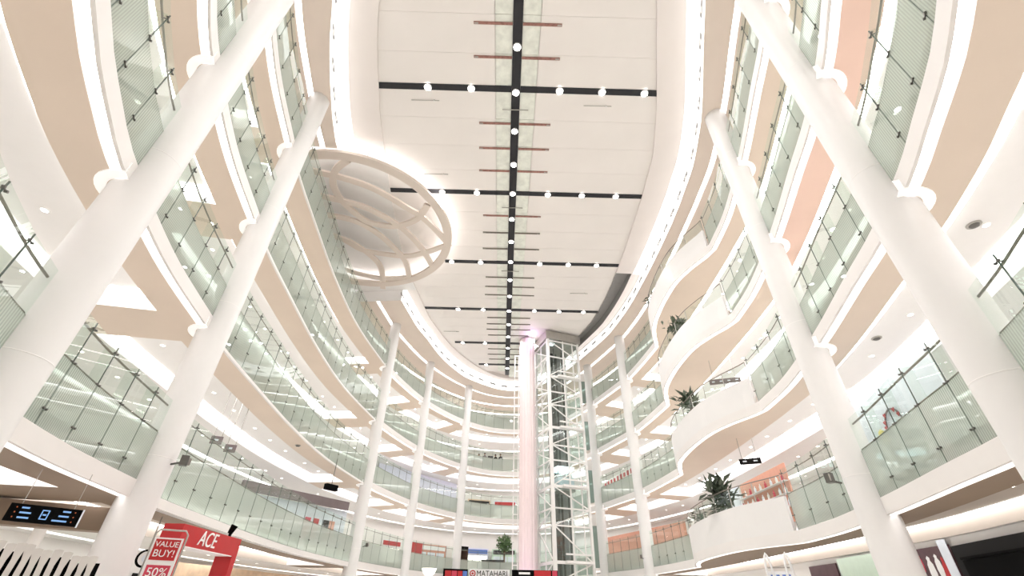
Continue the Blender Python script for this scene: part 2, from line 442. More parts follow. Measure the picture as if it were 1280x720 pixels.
def parapet(label, s0, s1, z0, z1, group):
    t = thing('parapet', label, 'parapet', (*at(s0), z0), group=group); p0 = at(s0); L = s1-s0
    m_ = int(L/.3); A = []; B = []
    for k in range(m_+1):
        s = s0+L*k/m_; p = at(s)-nrm(s)*.002; q = at(s)+nrm(s)*.14
        A.append((p.x-p0.x, p.y-p0.y)); B.append((q.x-p0.x, q.y-p0.y))
    g = MB(); H = z1-z0
    g.ribbon([(*a, 0) for a in A], [(*a, H) for a in A], 'column'); g.ribbon([(*a, H) for a in A], [(*a, H) for a in B], 'column')
    g.ribbon([(*a, H) for a in B], [(*a, 0) for a in B], 'column'); g.ribbon([(*a, 0) for a in B], [(*a, 0) for a in A], 'column')
    for e in (0, -1): g.face([(*A[e], 0), (*B[e], 0), (*B[e], H), (*A[e], H)], 'column')
    g.build('solid_wall', t)
    # low glass screen with posts on top
    n = max(3, int(L/1.5)); pts = []
    for k in range(n+1):
        s = s0+L*k/n; p = at(s)+nrm(s)*.10; pts.append((p.x-p0.x, p.y-p0.y))
        g = MB(); g.box((pts[-1][0], pts[-1][1], H+.42), (.035, .035, .84), 'grey_metal'); g.build('rail_post', t)
    for k in range(n):
        a, b = Vector(pts[k]), Vector(pts[k+1]); c = (a+b)/2; d = b-a
        g = MB(); g.box((0, 0, 0), (d.length-.06, .012, .74), 'clear'); o = g.build('glass_pane', t)
        o.location = (c.x, c.y, H+.43); o.rotation_euler = (0, 0, math.atan2(d.y, d.x))
    g = MB(); m_ = int(L/.4)
    g.tube([((at(s0+L*k/m_)+nrm(s0+L*k/m_)*.10).x-p0.x, (at(s0+L*k/m_)+nrm(s0+L*k/m_)*.10).y-p0.y, H+.86) for k in range(m_+1)], .026, 'steel', 6)
    g.build('top_rail', t, True)
    return t

BAYS = [('A', SC['L1']-8.6, SC['L1']-.32, 1.45, True, 'running off past the nearest left column'),
        ('B', SC['L1']+.32, SC['L2']-.32, 1.30, True, 'between the two thick left columns'),
        ('C', SC['L2']+.32, SC['L3']-.3, 1.35, False, 'on the long left run up to the slender columns'),
        ('D', SC['L3']+.3, SC['L4']-.3, 1.25, None, 'between the first and second slender left columns'),
        ('E', SC['L4']+.3, SC['L5']-.3, 1.25, None, 'between the second and third slender left columns'),
        ('F', SC['L5']+.3, SC['R4']-1.75, 1.25, None, 'across the far end behind the lift'),
        ('H', SC['R4']+.3, SC['R3']-.3, 1.2, None, 'between the two slender columns right of the lift'),
        ('I', SC['R3']+.3, S_NOTCH-.15, 1.2, False, 'between the slender right column and the wavy parapet'),
        ('K', S_WEND+.2, SC['R2']-.32, 1.3, False, 'between the wavy parapet and the right column'),
        ('L', SC['R2']+.32, SC['R1']-.32, 1.30, True, 'between the two thick right columns'),
        ('M', SC['R1']+.32, SC['R1']+8.6, 1.45, True, 'running off past the nearest right column')]
for lv, z in ZB.items():
    for n, a, b, wid, near, txt in BAYS:
        zlo = z+.46
        if n == 'C': zlo = z+(.13 if lv > 1 else .29)
        balustrade(f'{LV[lv]} gallery glass balustrade {txt}', a, b, zlo, z+1.80, z+2.66, z+2.82, wid, near, 'glass balustrades of the galleries')
    parapet(f'white wavy solid parapet on the {LV[lv]} gallery, right side', S_NOTCH+.02, S_WEND-.02, z+.44, z+1.78, 'white wavy parapets')

# ------------------------------------------------------------------ roof ring and ceiling
GAP0, GAP1 = 17.4, 33.9
def gap(p): return p.x < 0 and GAP0 < p.y < GAP1
rs = MB(); rl = MB(); rw = MB()
RO_L = [(-5, 1.2), (9.5, 1.1), (13.4, .7), (17.4, .45), (34, 1.75), (42, 2.0), (51, 1.45), (54, 1.8), (60, 1.8)]
RO_R = [(-5, 1.2), (9, 1.05), (15, .72), (23.5, .68), (33.8, 1.0), (45, 1.4), (54, 1.8), (60, 1.8)]
def ring_o(p):
    T = RO_L if p.x < .5 else RO_R
    for (a, u), (b, v) in zip(T[:-1], T[1:]):
        if p.y <= b: return u+(v-u)*max(0, (p.y-a)/(b-a))
    return T[-1][1]
oi = [PB[i]-NB[i]*ring_o(PB[i]) for i in range(NP)]
om, oo_, oe, o3 = offb(-3.0), offb(9.5), offb(6.2), offb(.55)
o2 = offb(.25); o4, o5, o6, o7 = offb(3.2), offb(3.6), offb(6.4), offb(6.8)
for i in range(NP):
    j = (i+1) % NP
    def q(b, A, za, Bp, zb, m): b.face([(A[i].x, A[i].y, za), (A[j].x, A[j].y, za), (Bp[j].x, Bp[j].y, zb), (Bp[i].x, Bp[i].y, zb)], m)
    g = gap(PB[i]); gj = gap(PB[j])
    if g:
        q(rs, oe, ZT, oo_, ZT, 'beige'); q(rs, oe, ZT, oe, 25.3, 'white'); q(rs, oe, 25.3, om, 25.3, 'white')
    else:
        q(rs, oi, ZT, o2, ZT, 'beige_top'); q(rs, o2, ZT, o2, ZT+.2, 'white'); q(rs, o3, ZT, o3, ZT+.2, 'white')
        q(rl, o2, ZT+.19, o3, ZT+.19, 'coffer'); q(rs, o3, ZT, o4, ZT, 'beige_top'); q(rs, o5, ZT, o6, ZT, 'beige_top'); q(rs, o7, ZT, oo_, ZT, 'white')
        q(rl, o4, ZT+.03, o5, ZT+.03, 'coffer'); q(rl, o6, ZT+.03, o7, ZT+.03, 'coffer')  # two further strips added to brighten the top gallery
        q(rw, oi, ZT, oi, ZT+.05, 'white'); q(rw, oi, ZT+.05, oi, ZT+1.02, 'ring'); q(rw, oi, ZT+1.02, oi, 25.3, 'white')  # whole wall glows, LED wash put into the material
        if PB[i].x > 0 and 31 < PB[i].y < 47:
            ot = [oi[k].lerp(om[k], .35) for k in (i, j)]
            rs.face([(*oi[i], 25.3), (*oi[j], 25.3), (*ot[1], 25.3), (*ot[0], 25.3)], 'margin')
            rs.face([(*ot[0], 25.3), (*ot[1], 25.3), (*ot[1], 26.0), (*ot[0], 26.0)], 'grey_and_gap_shade')  # grey paint stands for the deep shade of the recessed margin
            rs.face([(*ot[0], 26.0), (*ot[1], 26.0), (om[j].x, om[j].y, 26.0), (om[i].x, om[i].y, 26.0)], 'grey_and_gap_shade')
            rs.face([(om[i].x, om[i].y, 25.3), (om[j].x, om[j].y, 25.3), (om[j].x, om[j].y, 26.0), (om[i].x, om[i].y, 26.0)], 'grey_and_gap_shade')
        else:
            q(rs, oi, 25.3, om, 25.3, 'margin')
            ol = [oi[k].lerp(om[k], .30) for k in (i, j)]
            rw.face([(*oi[i], 25.29), (*oi[j], 25.29), (*ol[1], 25.29), (*ol[0], 25.29)], 'ring')  # ledge edge glows too, painting the LED wash onto it
    q(rs, om, 25.3, om, 25.7, 'margin')
    if g != gj:
        k = j
        rs.face([(*oi[k], ZT), (*oe[k], ZT), (*oe[k], 25.3), (*oi[k], 25.3)], 'white')
rb = struct(rs.build('ceiling'), 'beige ring soffit around the main hall ceiling', 'ceiling')
o = rl.build('light_strip', rb); o['label'] = 'thin glowing strip round the top gallery, with two added fill strips'
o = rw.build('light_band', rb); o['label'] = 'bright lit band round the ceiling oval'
# grey lamp housings on the lit band
hm_ = MB(); hm_.box((0, 0, 0), (.78, .06, .20), 'grey_and_gap_shade'); hm_.box((0, -.03, -.1), (.3, .04, .05), 'white'); hm_ = hm_.mesh('lamp_housing')
acc = 0.0
for i in range(NP):
    j = (i+1) % NP; acc += (oi[j]-oi[i]).length
    if acc > 1.45 and not gap(PB[i]):
        acc = 0; n = NB[i]; link('lamp_housing', hm_, rb, (oi[i].x-n.x*.04, oi[i].y-n.y*.04, ZT+.55), math.atan2(n.y, n.x)-PI/2)
# main ceiling: backing + panels
bk = MB(); bk.ribbon(lift(offb(-2.9), 25.72), [(.17, p.y, 25.72) for p in offb(-2.9)], 'margin')
mc = struct(bk.build('ceiling'), 'main hall ceiling of cream panels with black light channels', 'ceiling')
def edge_x(y, left):
    best = None
    for i in range(NP):
        a, b = om[i], om[(i+1) % NP]
        if (a.y-y)*(b.y-y) <= 0 and abs(a.y-b.y) > 1e-6:
            x = a.x+(b.x-a.x)*(y-a.y)/(b.y-a.y)
            if left and x < .17 and (best is None or x < best): best = x
            if not left and x > .17 and (best is None or x > best): best = x
    return best
SPX = .17; SW = 1.14
ARMS = [-1.2, 6.5, 14.28, 22.05, 29.81, 37.1, 43.84, 49.1]
ymin = min(p.y for p in om)+.25; ymax = max(p.y for p in om)-.25
rowsY = []
for a, b in zip(ARMS[:-1], ARMS[1:]):
    for k in range(4): rowsY.append(a+(b-a)*k/4)
rowsY += [ARMS[-1], 51.0, 52.7]
for y0, y1 in zip(rowsY[:-1], rowsY[1:]):
    y0 = max(y0, ymin); y1 = min(y1, ymax)
    if y1-y0 < .3: continue
    for left in (True, False):
        ys = [y0+.005+(y1-y0-.010)*k/4 for k in range(5)]
        E = [edge_x(y, left) for y in ys]
        if any(e is None for e in E): continue
        s = -1 if left else 1
        xi = SPX+s*SW
        if any((e-xi)*s < .1 for e in E): continue
        g = MB(); zp = ZC
        g.ribbon([(e-s*.006, y, zp) for e, y in zip(E, ys)], [(xi+s*.01, y, zp) for y in ys], 'panel')
        g.ribbon([(e-s*.006, y, zp) for e, y in zip(E, ys)], [(e-s*.006, y, zp+.2) for e, y in zip(E, ys)], 'panel')
        g.face([(E[0]-s*.006, ys[0], zp), (xi, ys[0], zp), (xi, ys[0], zp+.2), (E[0]-s*.006, ys[0], zp+.2)], 'panel')
        g.face([(E[-1]-s*.006, ys[-1], zp), (xi, ys[-1], zp), (xi, ys[-1], zp+.2), (E[-1]-s*.006, ys[-1], zp+.2)], 'panel')
        g.build('ceiling_panel', mc)
        g = MB(); g.box((SPX+s*(SW+.24)/2, (y0+y1)/2, ZC+.03), (SW-.26, y1-y0-.02, .03), 'green_panel'); o = g.build('strip_panel', mc)
# black channels
g = MB(); g.box((SPX, (ymin+ymax)/2+.0, ZC-.005), (.48, ymax-ymin-1.5, .09), 'black'); o = g.build('light_channel', mc); o['label'] = 'black central light channel'
LAMPS = []
for y in ARMS[1:]:
    el, er = edge_x(min(y, ymax-.6), True), edge_x(min(y, ymax-.6), False)
    xl = max(el-.1, -9.2); xr = min(er+.1, 9.3)
    if 29 < y < 31: xl = -5.3
    if y > 40: xl, xr = -5.6, 5.9
    if y > 48: xl, xr = -3.2, 3.4
    for a, b in ((xl, SPX-.25), (SPX+.25, xr)):
        g = MB(); m_ = (a+b)/2; g.box((m_, y, ZC-.005), (b-a, .36, .085), 'black'); g.build('light_channel', mc)
    x = SPX-2.5
    while x > max(xl+.3, -5.6): LAMPS.append((x, y)); x -= 2.42
    x = SPX+2.45
    while x < xr-.3: LAMPS.append((x, y)); x += 2.38
y = 1.8
while y < ymax-1.2: LAMPS.append((SPX, y)); y += 2.53
lm = MB(); lm.lathe((0, 0, 0), [(.001, -.05), (.18, -.05)], 'spot', 16); lm.lathe((0, 0, 0), [(.18, -.065), (.21, -.06), (.22, 0)], 'white', 16); lm = lm.mesh('spot_lamp')
for n_, (x, y) in enumerate(LAMPS):
    link('spot_lamp', lm, mc, (x, y, ZC-.05))
    if n_ % 2 == 0 or x == SPX:
        ld = bpy.data.lights.new('spot_light', 'AREA'); ld.shape = 'DISK'; ld.size = .3; ld.energy = SPOT_W; ld.color = (1, .97, .968)
        ld.spread = math.radians(165)
        lo = link('spot_light', ld, mc, (x, y, ZC-.14))
for k, y in enumerate([10.8, 12.5, 16.5, 18.3, 20.1, 24.3, 26.15, 28.05, 31.9, 33.3, 34.6, 38.6, 39.8, 40.9, 42.1, 45.2, 46.5, 47.7, 3.2, 5.0, 8.9]):
    for s in (-1, 1):
        hl = 2.2+.08*math.sin(k*2.1)
        g = MB(); g.box((SPX+s*(.26+hl)/2, y, ZC-.03), (hl-.26, .13, .05), 'red_bar' if y < 25 else 'steel')
        g.box((SPX+s*hl*.94, y, ZC-.05), (.2, .07, .05), 'grey_metal'); g.build('cross_bar', mc)
for y in (15.53, 23.4, 30.9, 8.0):
    g = MB(); g.tube([(SPX-.75, y, ZC-.08), (SPX+.75, y, ZC-.08)], .03, 'grey_metal', 6); g.build('cross_rod', mc)
for x, y in ((-5.0, 15.1), (4.9, 15.15), (6.5, 34.0), (-5.8, 41.5), (4.0, 44.2), (-5.0, 20.5)):
    g = MB(); g.tube([(x-.8, y, ZC-.06), (x+.8, y, ZC-.05)], .022, 'grey_metal', 6); g.tube([(x+.5, y, ZC-.12), (x+.5, y, ZC)], .05, 'white', 6); g.build('sprinkler_pipe', mc)

# round lattice canopy
LC = (-11.4, 25.2); LR = 7.05
lat = thing('lattice_canopy', 'round beige lattice canopy of crossing curved ribs under the ceiling', 'canopy', (LC[0], LC[1], 24.35))
NRIB = 0
def rib(pts, wd, th, nm, closed=False):
    P = [Vector((p[0]-LC[0], p[1]-LC[1])) for p in pts]; n = len(P); A = []; B = []
    for i in range(n):
        t = (P[(i+1) % n]-P[i-1]) if closed else (P[min(i+1, n-1)]-P[max(i-1, 0)])
        t.normalize(); q = Vector((-t.y, t.x))*wd/2; A.append(P[i]+q); B.append(P[i]-q)
    global NRIB; NRIB += 1; g = MB(); z0, z1 = .006*NRIB, th
    for X, za, Y, zb in ((A, z0, B, z0), (A, z0, A, z1), (B, z0, B, z1), (A, z1, B, z1)):
        g.ribbon([(*p, za) for p in X], [(*p, zb) for p in Y], 'lattice', closed)
    return g.build(nm, lat)
rib([(LC[0]+(LR-.24)*math.cos(a), LC[1]+(LR-.24)*math.sin(a)) for a in [2*PI*k/72 for k in range(72)]], .62, .2, 'outer_ring', True)
def crspl(C, k=6):
    out = []; n = len(C)
    for i in range(n-1):
        p0, p1, p2, p3 = (Vector(C[min(max(i+q-1, 0), n-1)]) for q in range(4))
        for t in range(k):
            t /= k; out.append(0.5*((2*p1)+(p2-p0)*t+(2*p0-5*p1+4*p2-p3)*t*t+(3*p1-p0-3*p2+p3)*t**3))
    out.append(Vector(C[-1])); return out
RIBS = [[(-10.22, 18.78), (-11.12, 19.48), (-11.65, 20.41), (-11.76, 21.19), (-11.6, 22.19), (-11.12, 23.23), (-10.28, 24.32), (-8.75, 24.73), (-7.57, 24.45), (-6.49, 23.72), (-5.69, 22.43)], [(-13.48, 19.38), (-12.75, 19.72), (-11.04, 20.21), (-9.47, 20.91), (-8.19, 21.86), (-7.15, 22.87), (-6.32, 23.6), (-5.38, 25.08), (-4.66, 26.55)], [(-13.16, 21.83), (-12.18, 22.11), (-11.35, 22.39), (-9.96, 22.97), (-8.36, 24.36), (-7.44, 25.65), (-6.68, 27.42), (-6.22, 29.36)], [(-14.07, 23.67), (-12.54, 23.84), (-11.09, 24.35), (-9.89, 25.5), (-8.9, 27.24), (-8.31, 28.87), (-8.38, 31.29)], [(-13.74, 25.65), (-12.61, 26.35), (-11.54, 27.48), (-10.24, 27.89), (-8.19, 28.16), (-6.35, 27.54), (-4.52, 26.54)], [(-13.35, 26.0), (-12.17, 26.59), (-11.0, 28.14), (-10.48, 29.84), (-10.93, 32.7)], [(-13.8, 29.98), (-12.52, 30.68), (-10.59, 31.22), (-8.1, 30.96)]]
g = MB(); g.ribbon([((LR-.42)*math.cos(2*PI*k/72), (LR-.42)*math.sin(2*PI*k/72), .23) for k in range(72)], [((LR-.1)*math.cos(2*PI*k/72), (LR-.1)*math.sin(2*PI*k/72), .23) for k in range(72)], 'coffer', True)
o = g.build('light_strip', lat); o['label'] = 'hidden glowing strip on top of the ring'
for r_ in RIBS: rib(crspl(r_), .44, .18, 'rib')
for a in (70, 110, 250, 290, 160, 200):
    a = math.radians(a); x, y = (LR-.2)*math.cos(a), (LR-.2)*math.sin(a)
    g = MB(); g.tube([(x, y, .2), (x, y, 1.0)], .02, 'grey_metal', 6); g.build('hanger_rod', lat)

# ------------------------------------------------------------------ glass lift, pink column, mast
def frame_pts(C, u, v, a, b): return (C[0]+u[0]*a+v[0]*b, C[1]+u[1]*a+v[1]*b)
LU = Vector((3.2, 1.1)).normalized(); LVv = Vector((-LU.y, LU.x)); LCn = Vector((4.18, 40.8)); LW, LD = 3.35, 3.1
sh = thing('lift_shaft', 'glazed lift shaft of white steel frames rising to the ceiling', 'lift shaft', (LCn.x, LCn.y, 0), math.atan2(LU.y, LU.x))
TOP = 24.35
for x, y, wd in ((0, 0, .26), (LW, 0, .20), (0, LD, .18), (LW, LD, .18), (LW*.5, 0, .12), (LW*.82, .02, .08), (0, LD*.55, .1)):
    g = MB(); g.box((x, y, TOP/2), (wd, wd, TOP), 'white'); g.build('post', sh)
zlev = [1.2, 3.4, 4.75, 7.3, 8.6, 10.28, 12.4, 13.7, 15.28, 17.4, 18.7, 20.28, 22.4, 24.2]
for k, z in enumerate(zlev):
    hh = .22 if any(abs(z-(ZB[l]+.78)) < .1 for l in ZB) else .11
    g = MB(); g.bar((0, -.02, z), (LW, -.02, z), .10, 'white', hh); g.build('cross_beam', sh)
    g = MB(); g.bar((-.02, 0, z), (-.02, LD, z), .10, 'white', hh); g.build('cross_beam', sh)
    if hh > .2:
        g = MB(); g.box((LW*.6, -.28, z+.02), (LW*.7, .4, .18), 'white'); g.box((LW*.6, -.28, z+.55), (LW*.7, .06, .12), 'white'); g.build('landing', sh)
for k in range(len(zlev)-1):
    a, b = zlev[k], zlev[k+1]
    p, q = ((0, -.06, a), (LW, -.06, b)) if k % 2 else ((LW, -.06, a), (0, -.06, b))
    g = MB(); g.bar(p, q, .085, 'white'); g.build('diagonal_brace', sh)
    p, q = ((-.06, 0, b), (-.06, LD, a)) if k % 2 else ((-.06, LD, b), (-.06, 0, a))
    g = MB(); g.bar(p, q, .07, 'white'); g.build('diagonal_brace', sh)
    g = MB(); g.box((LW/2, .05, (a+b)/2), (LW-.24, .02, b-a-.14), 'lift_glass'); g.build('glass_pane', sh)
    g = MB(); g.box((.05, LD/2, (a+b)/2), (.02, LD-.24, b-a-.14), 'lift_glass'); g.build('glass_pane', sh)
for x, y, wd in ((.55, 1.6, .12), (.95, 2.3, .10), (1.55, 2.5, .30), (2.05, 2.55, .16), (2.45, 1.9, .10), (2.75, 2.5, .26), (1.25, 1.4, .05)):
    g = MB(); g.box((x, y, TOP/2), (wd, .10, TOP-.4), 'dark_metal'); g.build('guide_rail', sh)
g = MB(); g.box((LW*.62, LD-.06, TOP/2), (LW*.45, .05, TOP-.3), 'grey_and_gap_shade'); g.build('back_panel', sh)
g = MB(); g.box((LW/2, LD/2, TOP+.42), (LW+.5, LD+.5, .85), 'grey_metal'); g.build('roof_cap', sh)
g = MB(); g.box((.7, .6, TOP-.2), (.5, .5, .06), 'liftglow'); g.build('top_lamp', sh)
car = thing('lift_car', 'pale lift car halfway up the glazed shaft', 'lift car', (*(LCn+LU*1.55+LVv*1.2), 9.6), math.atan2(LU.y, LU.x))
g = MB(); g.box((0, 0, 1.1), (1.5, 1.5, .9), 'liftcar'); g.build('body', car)
g = MB(); g.box((0, 0, 1.9), (1.5, 1.5, .7), 'lift_glass'); g.build('cabin_glass', car)
g = MB(); g.box((0, 0, 2.36), (1.6, 1.6, .22), 'liftglow'); g.build('ceiling_light', car)
g = MB(); g.box((0, 0, .56), (1.62, 1.62, .18), 'grey_metal'); g.build('base', car)

px, py = pol(2.95, 43.0)
pk = thing('fluted_column', 'pink fluted column beside the glass lift, lit violet from below', 'column', (px, py, 0)); pk['kind'] = 'structure'
g = MB(); n = 48; prof = []
for z in (0, 25.25):
    prof.append([((.78-.05*(k % 4 == 0))*math.cos(2*PI*k/n), (.78-.05*(k % 4 == 0))*math.sin(2*PI*k/n), z) for k in range(n)])
g.ribbon(prof[0], prof[1], 'pink', True); g.build('shaft', pk)
g = MB(); g.box((.55, -.95, 24.75), (.4, .3, .3), 'down'); g.build('lamp', pk)
ld = bpy.data.lights.new('violet_light', 'POINT'); ld.energy = 45; ld.color = (.70, .30, 1.0); ld.shadow_soft_size = .15
link('violet_light', ld, pk, (.4, -1.5, 24.6))
for dx in (-1.6, 0.0):
    ld = bpy.data.lights.new('violet_uplight', 'SPOT'); ld.energy = 350; ld.color = (.82, .40, 1.0); ld.spot_size = math.radians(50); ld.shadow_soft_size = .1
    o = link('violet_uplight', ld, pk, (dx, -2.6, .3)); o.rotation_euler = (math.radians(180-28), 0, 0)
x, y = pol(1.25, 44.5)
t = thing('steel_mast', 'thin white steel mast with rungs left of the pink column', 'mast', (x, y, 0))
for dx in (0, .42):
    g = MB(); g.box((dx, 0, 12.1), (.09, .09, 24.2), 'white'); g.build('post', t)
for z in zlev: g = MB(); g.box((.21, 0, z), (.5, .06, .07), 'white'); g.build('rung', t)

# teal glazed strip between lift and column
a = Vector(pol(9.9, 48.6)); b = Vector(pol(10.75, 48.7))
t = thing('glazed_strip', 'teal glazed strip wall between the lift and the slender column', 'glazing', (a.x, a.y, 0), math.atan2((b-a).y, (b-a).x))
wd = (b-a).length
for z0, z1 in ((.2, 2.8), (4.9, 8.3), (10.3, 13.3), (15.3, 18.3), (20.3, 22.9)):
    g = MB(); g.box((wd/2, 0, (z0+z1)/2), (wd, .06, z1-z0), 'teal'); g.build('glass_pane', t)
    g = MB(); g.box((wd/2, .05, z1+.5), (wd, .10, 1.0), 'fascia'); g.build('spandrel', t)

# ------------------------------------------------------------------ boards following the gallery walls
def curve_at(off, bear):
    d = Vector(pol(bear, 1.0)); best = None
    P = offb(off)
    for i in range(NP):
        a, b = P[i], P[(i+1) % NP]; e = b-a
        den = d.x*e.y-d.y*e.x
        if abs(den) < 1e-9: continue
        t = (a.x*e.y-a.y*e.x)/den; u = (a.x*d.y-a.y*d.x)/den
        if t > 1 and 0 <= u <= 1 and (best is None or t < best): best = t
    return d*best
def board(name, label, cat, off, b0, b1, z0, z1, m, th=.08, group=None, parent=None):
    a, b = (Vector(pol(b0, off[0])), Vector(pol(b1, off[1]))) if isinstance(off, tuple) else (curve_at(off, b0), curve_at(off, b1)); c = (a+b)/2; d = b-a
    g = MB(); g.box((0, 0, (z1-z0)/2), (d.length, th, z1-z0), m)
    if parent is None:
        t = thing(name, label, cat, (c.x, c.y, z0), math.atan2(d.y, d.x), group); g.build('panel', t); t['w'] = d.length; return t
# --- ground level, right side
t = board('poster', 'dark mauve poster with red and white figures beside the black shopfront', 'poster', 4.25, 38.0, 41.2, 1.0, 3.78, 'maroon')
W_ = t['w']
for k, (fx, fz, w_, h_, m) in enumerate(((-.32, 1.0, .3, 1.0, 'red'), (-.18, 1.35, .22, .6, 'crimson'), (0, 1.1, .35, .95, 'signwhite'), (.17, 1.2, .3, .8, 'signwhite'), (.28, 1.0, .26, 1.0, 'red'), (-.05, .55, .9, .35, 'charcoal'), (.41, 1.25, .42, 1.5, 'paleblue'))):
    g = MB(); g.lathe((0, 0, 0), [(.001, -h_/2), (w_*.35, -h_*.46), (w_*.5, -h_*.1), (w_*.42, h_*.2), (w_*.2, h_*.33), (w_*.26, h_*.42), (.001, h_*.5)], m, 10) if m not in ('paleblue',) else g.box((0, 0, 0), (w_, .3, h_), m)
    o = g.build('printed_figure', t.children[0]); o.location = (fx*W_, -.05, fz+.95); o.scale = (1, .06, 1)
bf = board('storefront', 'black shopfront with a dark doorway at the lower right', 'shop front', 4.25, 41.35, 50.0, 0, 3.7, 'charcoal')
W_ = bf['w']
g = MB(); g.box((.1, -.06, 1.62), (W_*.9, .05, 3.2), 'near_black'); g.build('door_recess', bf)
g = MB(); g.box((.1, -.1, 3.28), (W_*.9, .06, .08), 'near_black'); g.build('lintel', bf)
board('shop_poster', 'small plum coloured poster under the right gallery', 'poster', 4.25, 30.4, 32.6, 1.4, 3.75, 'maroon')
board('mint_window', 'pale mint shop window under the right gallery', 'window', 4.25, 32.8, 36.2, 0, 3.9, 'mint')
t = board('sale_sign', 'small red and white sale sign under the right gallery', 'sign', 3.2, 25.3, 26.3, 2.9, 3.35, 'red', .04)
text('%', 'lettering', t, (0, -.03, .22), (PI/2, 0, 0), .3, 'signwhite')
# stand with two arched legs
x, y = pol(27.8, 24.0); t = thing('display_stand', 'white folding display stand with two arched tops and crossbars', 'stand', (x, y, 0), -math.radians(27.8))
for dx in (-.36, .36):
    g = MB(); g.tube([(dx-.16, 0, 0), (dx-.1, 0, 3.2), (dx-.05, 0, 3.55), (dx, 0, 3.66), (dx+.05, 0, 3.55), (dx+.1, 0, 3.2), (dx+.16, 0, 0)], .045, 'signwhite', 8); g.build('arched_leg', t, True)
for z in (3.15, 2.2): g = MB(); g.bar((-.4, 0, z), (.4, 0, z), .05, 'grey_metal'); g.build('crossbar', t)
g = MB(); g.box((0, .02, 2.75), (.9, .02, .55), 'signwhite'); g.build('banner', t)
for k, dx in enumerate((-.3, -.1, .12, .3)):
    g = MB(); g.box((dx, -.01, 2.75), (.12, .02, .32), 'blue'); g.build('print_mark', t)
# --- ground level, left side
x, y = pol(-41.75, 15.2); ang = math.radians(41.75)
t = thing('directory_sign', 'black hanging directory sign with small blue lines of lettering', 'sign', (x, y, 2.93), ang)
g = MB(); g.box((0, 0, .17), (1.24, .10, .34), 'near_black'); sbx = g.build('sign_box', t)
g = MB(); g.box((.63, 0, .17), (.03, .12, .36), 'paleblue'); g.build('end_cap', t)
for dx in (-.45, .45): g = MB(); g.box((dx, 0, .72), (.015, .015, .76), 'grey_metal'); g.build('hanger_rod', t)
for r_, (wl, wr) in enumerate(((.13, .14), (.19, .18), (.19, .26))):
    z = .27-r_*.095
    g = MB(); g.box((-.42+wl/2, -.056, z), (wl, .01, .032), 'signblue'); g.build('lettering_line', sbx)
    g = MB(); g.box((.42-wr/2, -.056, z), (wr, .01, .032), 'signblue'); g.build('lettering_line', sbx)
    for dx in (-.5, .5): g = MB(); g.box((dx, -.056, z), (.02, .01, .024), 'signorange'); g.build('arrow_mark', sbx)
for (dx, dz, a, b) in ((-.055, 0, .02, .19), (.055, 0, .02, .19), (0, .085, .13, .02), (0, -.085, .13, .02), (0, .0, .06, .03)):
    g = MB(); g.box((dx, -.056, .17+dz), (a, .01, b), 'signblue'); g.build('icon_line', sbx)
x, y = pol(-41.5, 24.0); t = thing('column', 'slim cream column below the black directory sign', 'column', (x, y, 0)); t['kind'] = 'structure'
g = MB(); g.lathe((0, 0, 0), [(.19, 0), (.19, 4.0)], 'wall', 20); g.build('shaft', t, True)
board('mint_window', 'pale green shop window behind the slim cream column', 'window', 9.0, -42.6, -37.5, .8, 3.2, 'mint')
x, y = pol(-41.9, 20.0); t = thing('ceiling_bulkhead', 'tan ceiling bulkhead over the left shops', 'bulkhead', (x, y, 3.3), math.radians(30)); t['kind'] = 'structure'
g = MB(); g.box((.2, .2, .32), (3.0, .5, .64), 'dim_beige_brown'); g.build('drop', t)
# row of pale padded slabs
for k in range(13):
    b_ = -44.6+k*.62; D = 10.0+.03*k; x, y = pol(b_, D)
    t = thing('padded_slab', 'pale grey padded slab standing in the row at the lower left corner', 'slab', (x, y, 0), math.radians(-b_), 'pale grey slabs in a row')
    z1 = 2.24-.012*k+.02*math.sin(k*1.7)
    g = MB()
    pr = [(-.034, .05), (-.036, .9), (-.033, 1.5), (-.036, z1-.2), (-.053, z1-.07), (-.052, z1-.01), (0, z1), (.052, z1-.01), (.053, z1-.07), (.036, z1-.2), (.033, 1.5), (.036, .9), (.034, .05)]
    g.ribbon([(p+.012*math.sin(q*5+k), -.05, q) for p, q in pr], [(p+.012*math.sin(q*5+k), .05, q) for p, q in pr], 'slab')
    for yy in (-.05, .05): g.face([(p+.012*math.sin(q*5+k), yy, q) for p, q in pr], 'slab')
    g.build('cover', t)
    g = MB(); g.box((.05, .09, z1*.5-.03), (.11, .03, z1-.12), 'near_black'); g.build('dark_backing', t)
# red gate
gx = -8.25
gt = thing('promotion_gate', 'red promotional gate with white lettering on its beam', 'gate', (gx, 14.55, 0))
g = MB(); g.box((0, 0, 2.98), (.5, 3.1, .46), 'red'); g.build('beam', gt)
for dy in (-1.42, 1.42): g = MB(); g.box((0, dy, 1.375), (.5, .26, 2.75), 'red'); g.build('leg', gt)
g = MB(); g.box((.02, 0, 2.74), (.46, 2.5, .02), 'signwhite'); g.build('under_trim', gt)
text('ACE', 'lettering', gt, (.262, -.30, 2.98), (PI/2, 0, PI/2), .50, 'signwhite', .008, shear=.25, sx=.95)
fl = thing('flood_lamp', 'small black lamp clipped on top of the red gate', 'lamp', (gx+.1, 15.6, 3.21))
g = MB(); g.box((0, 0, .05), (.06, .06, .1), 'near_black'); g.build('clip', fl)
g = MB(); g.tube([(-.02, 0, .1), (.06, 0, .32)], [.07, .10], 'near_black', 10); g.build('head', fl)
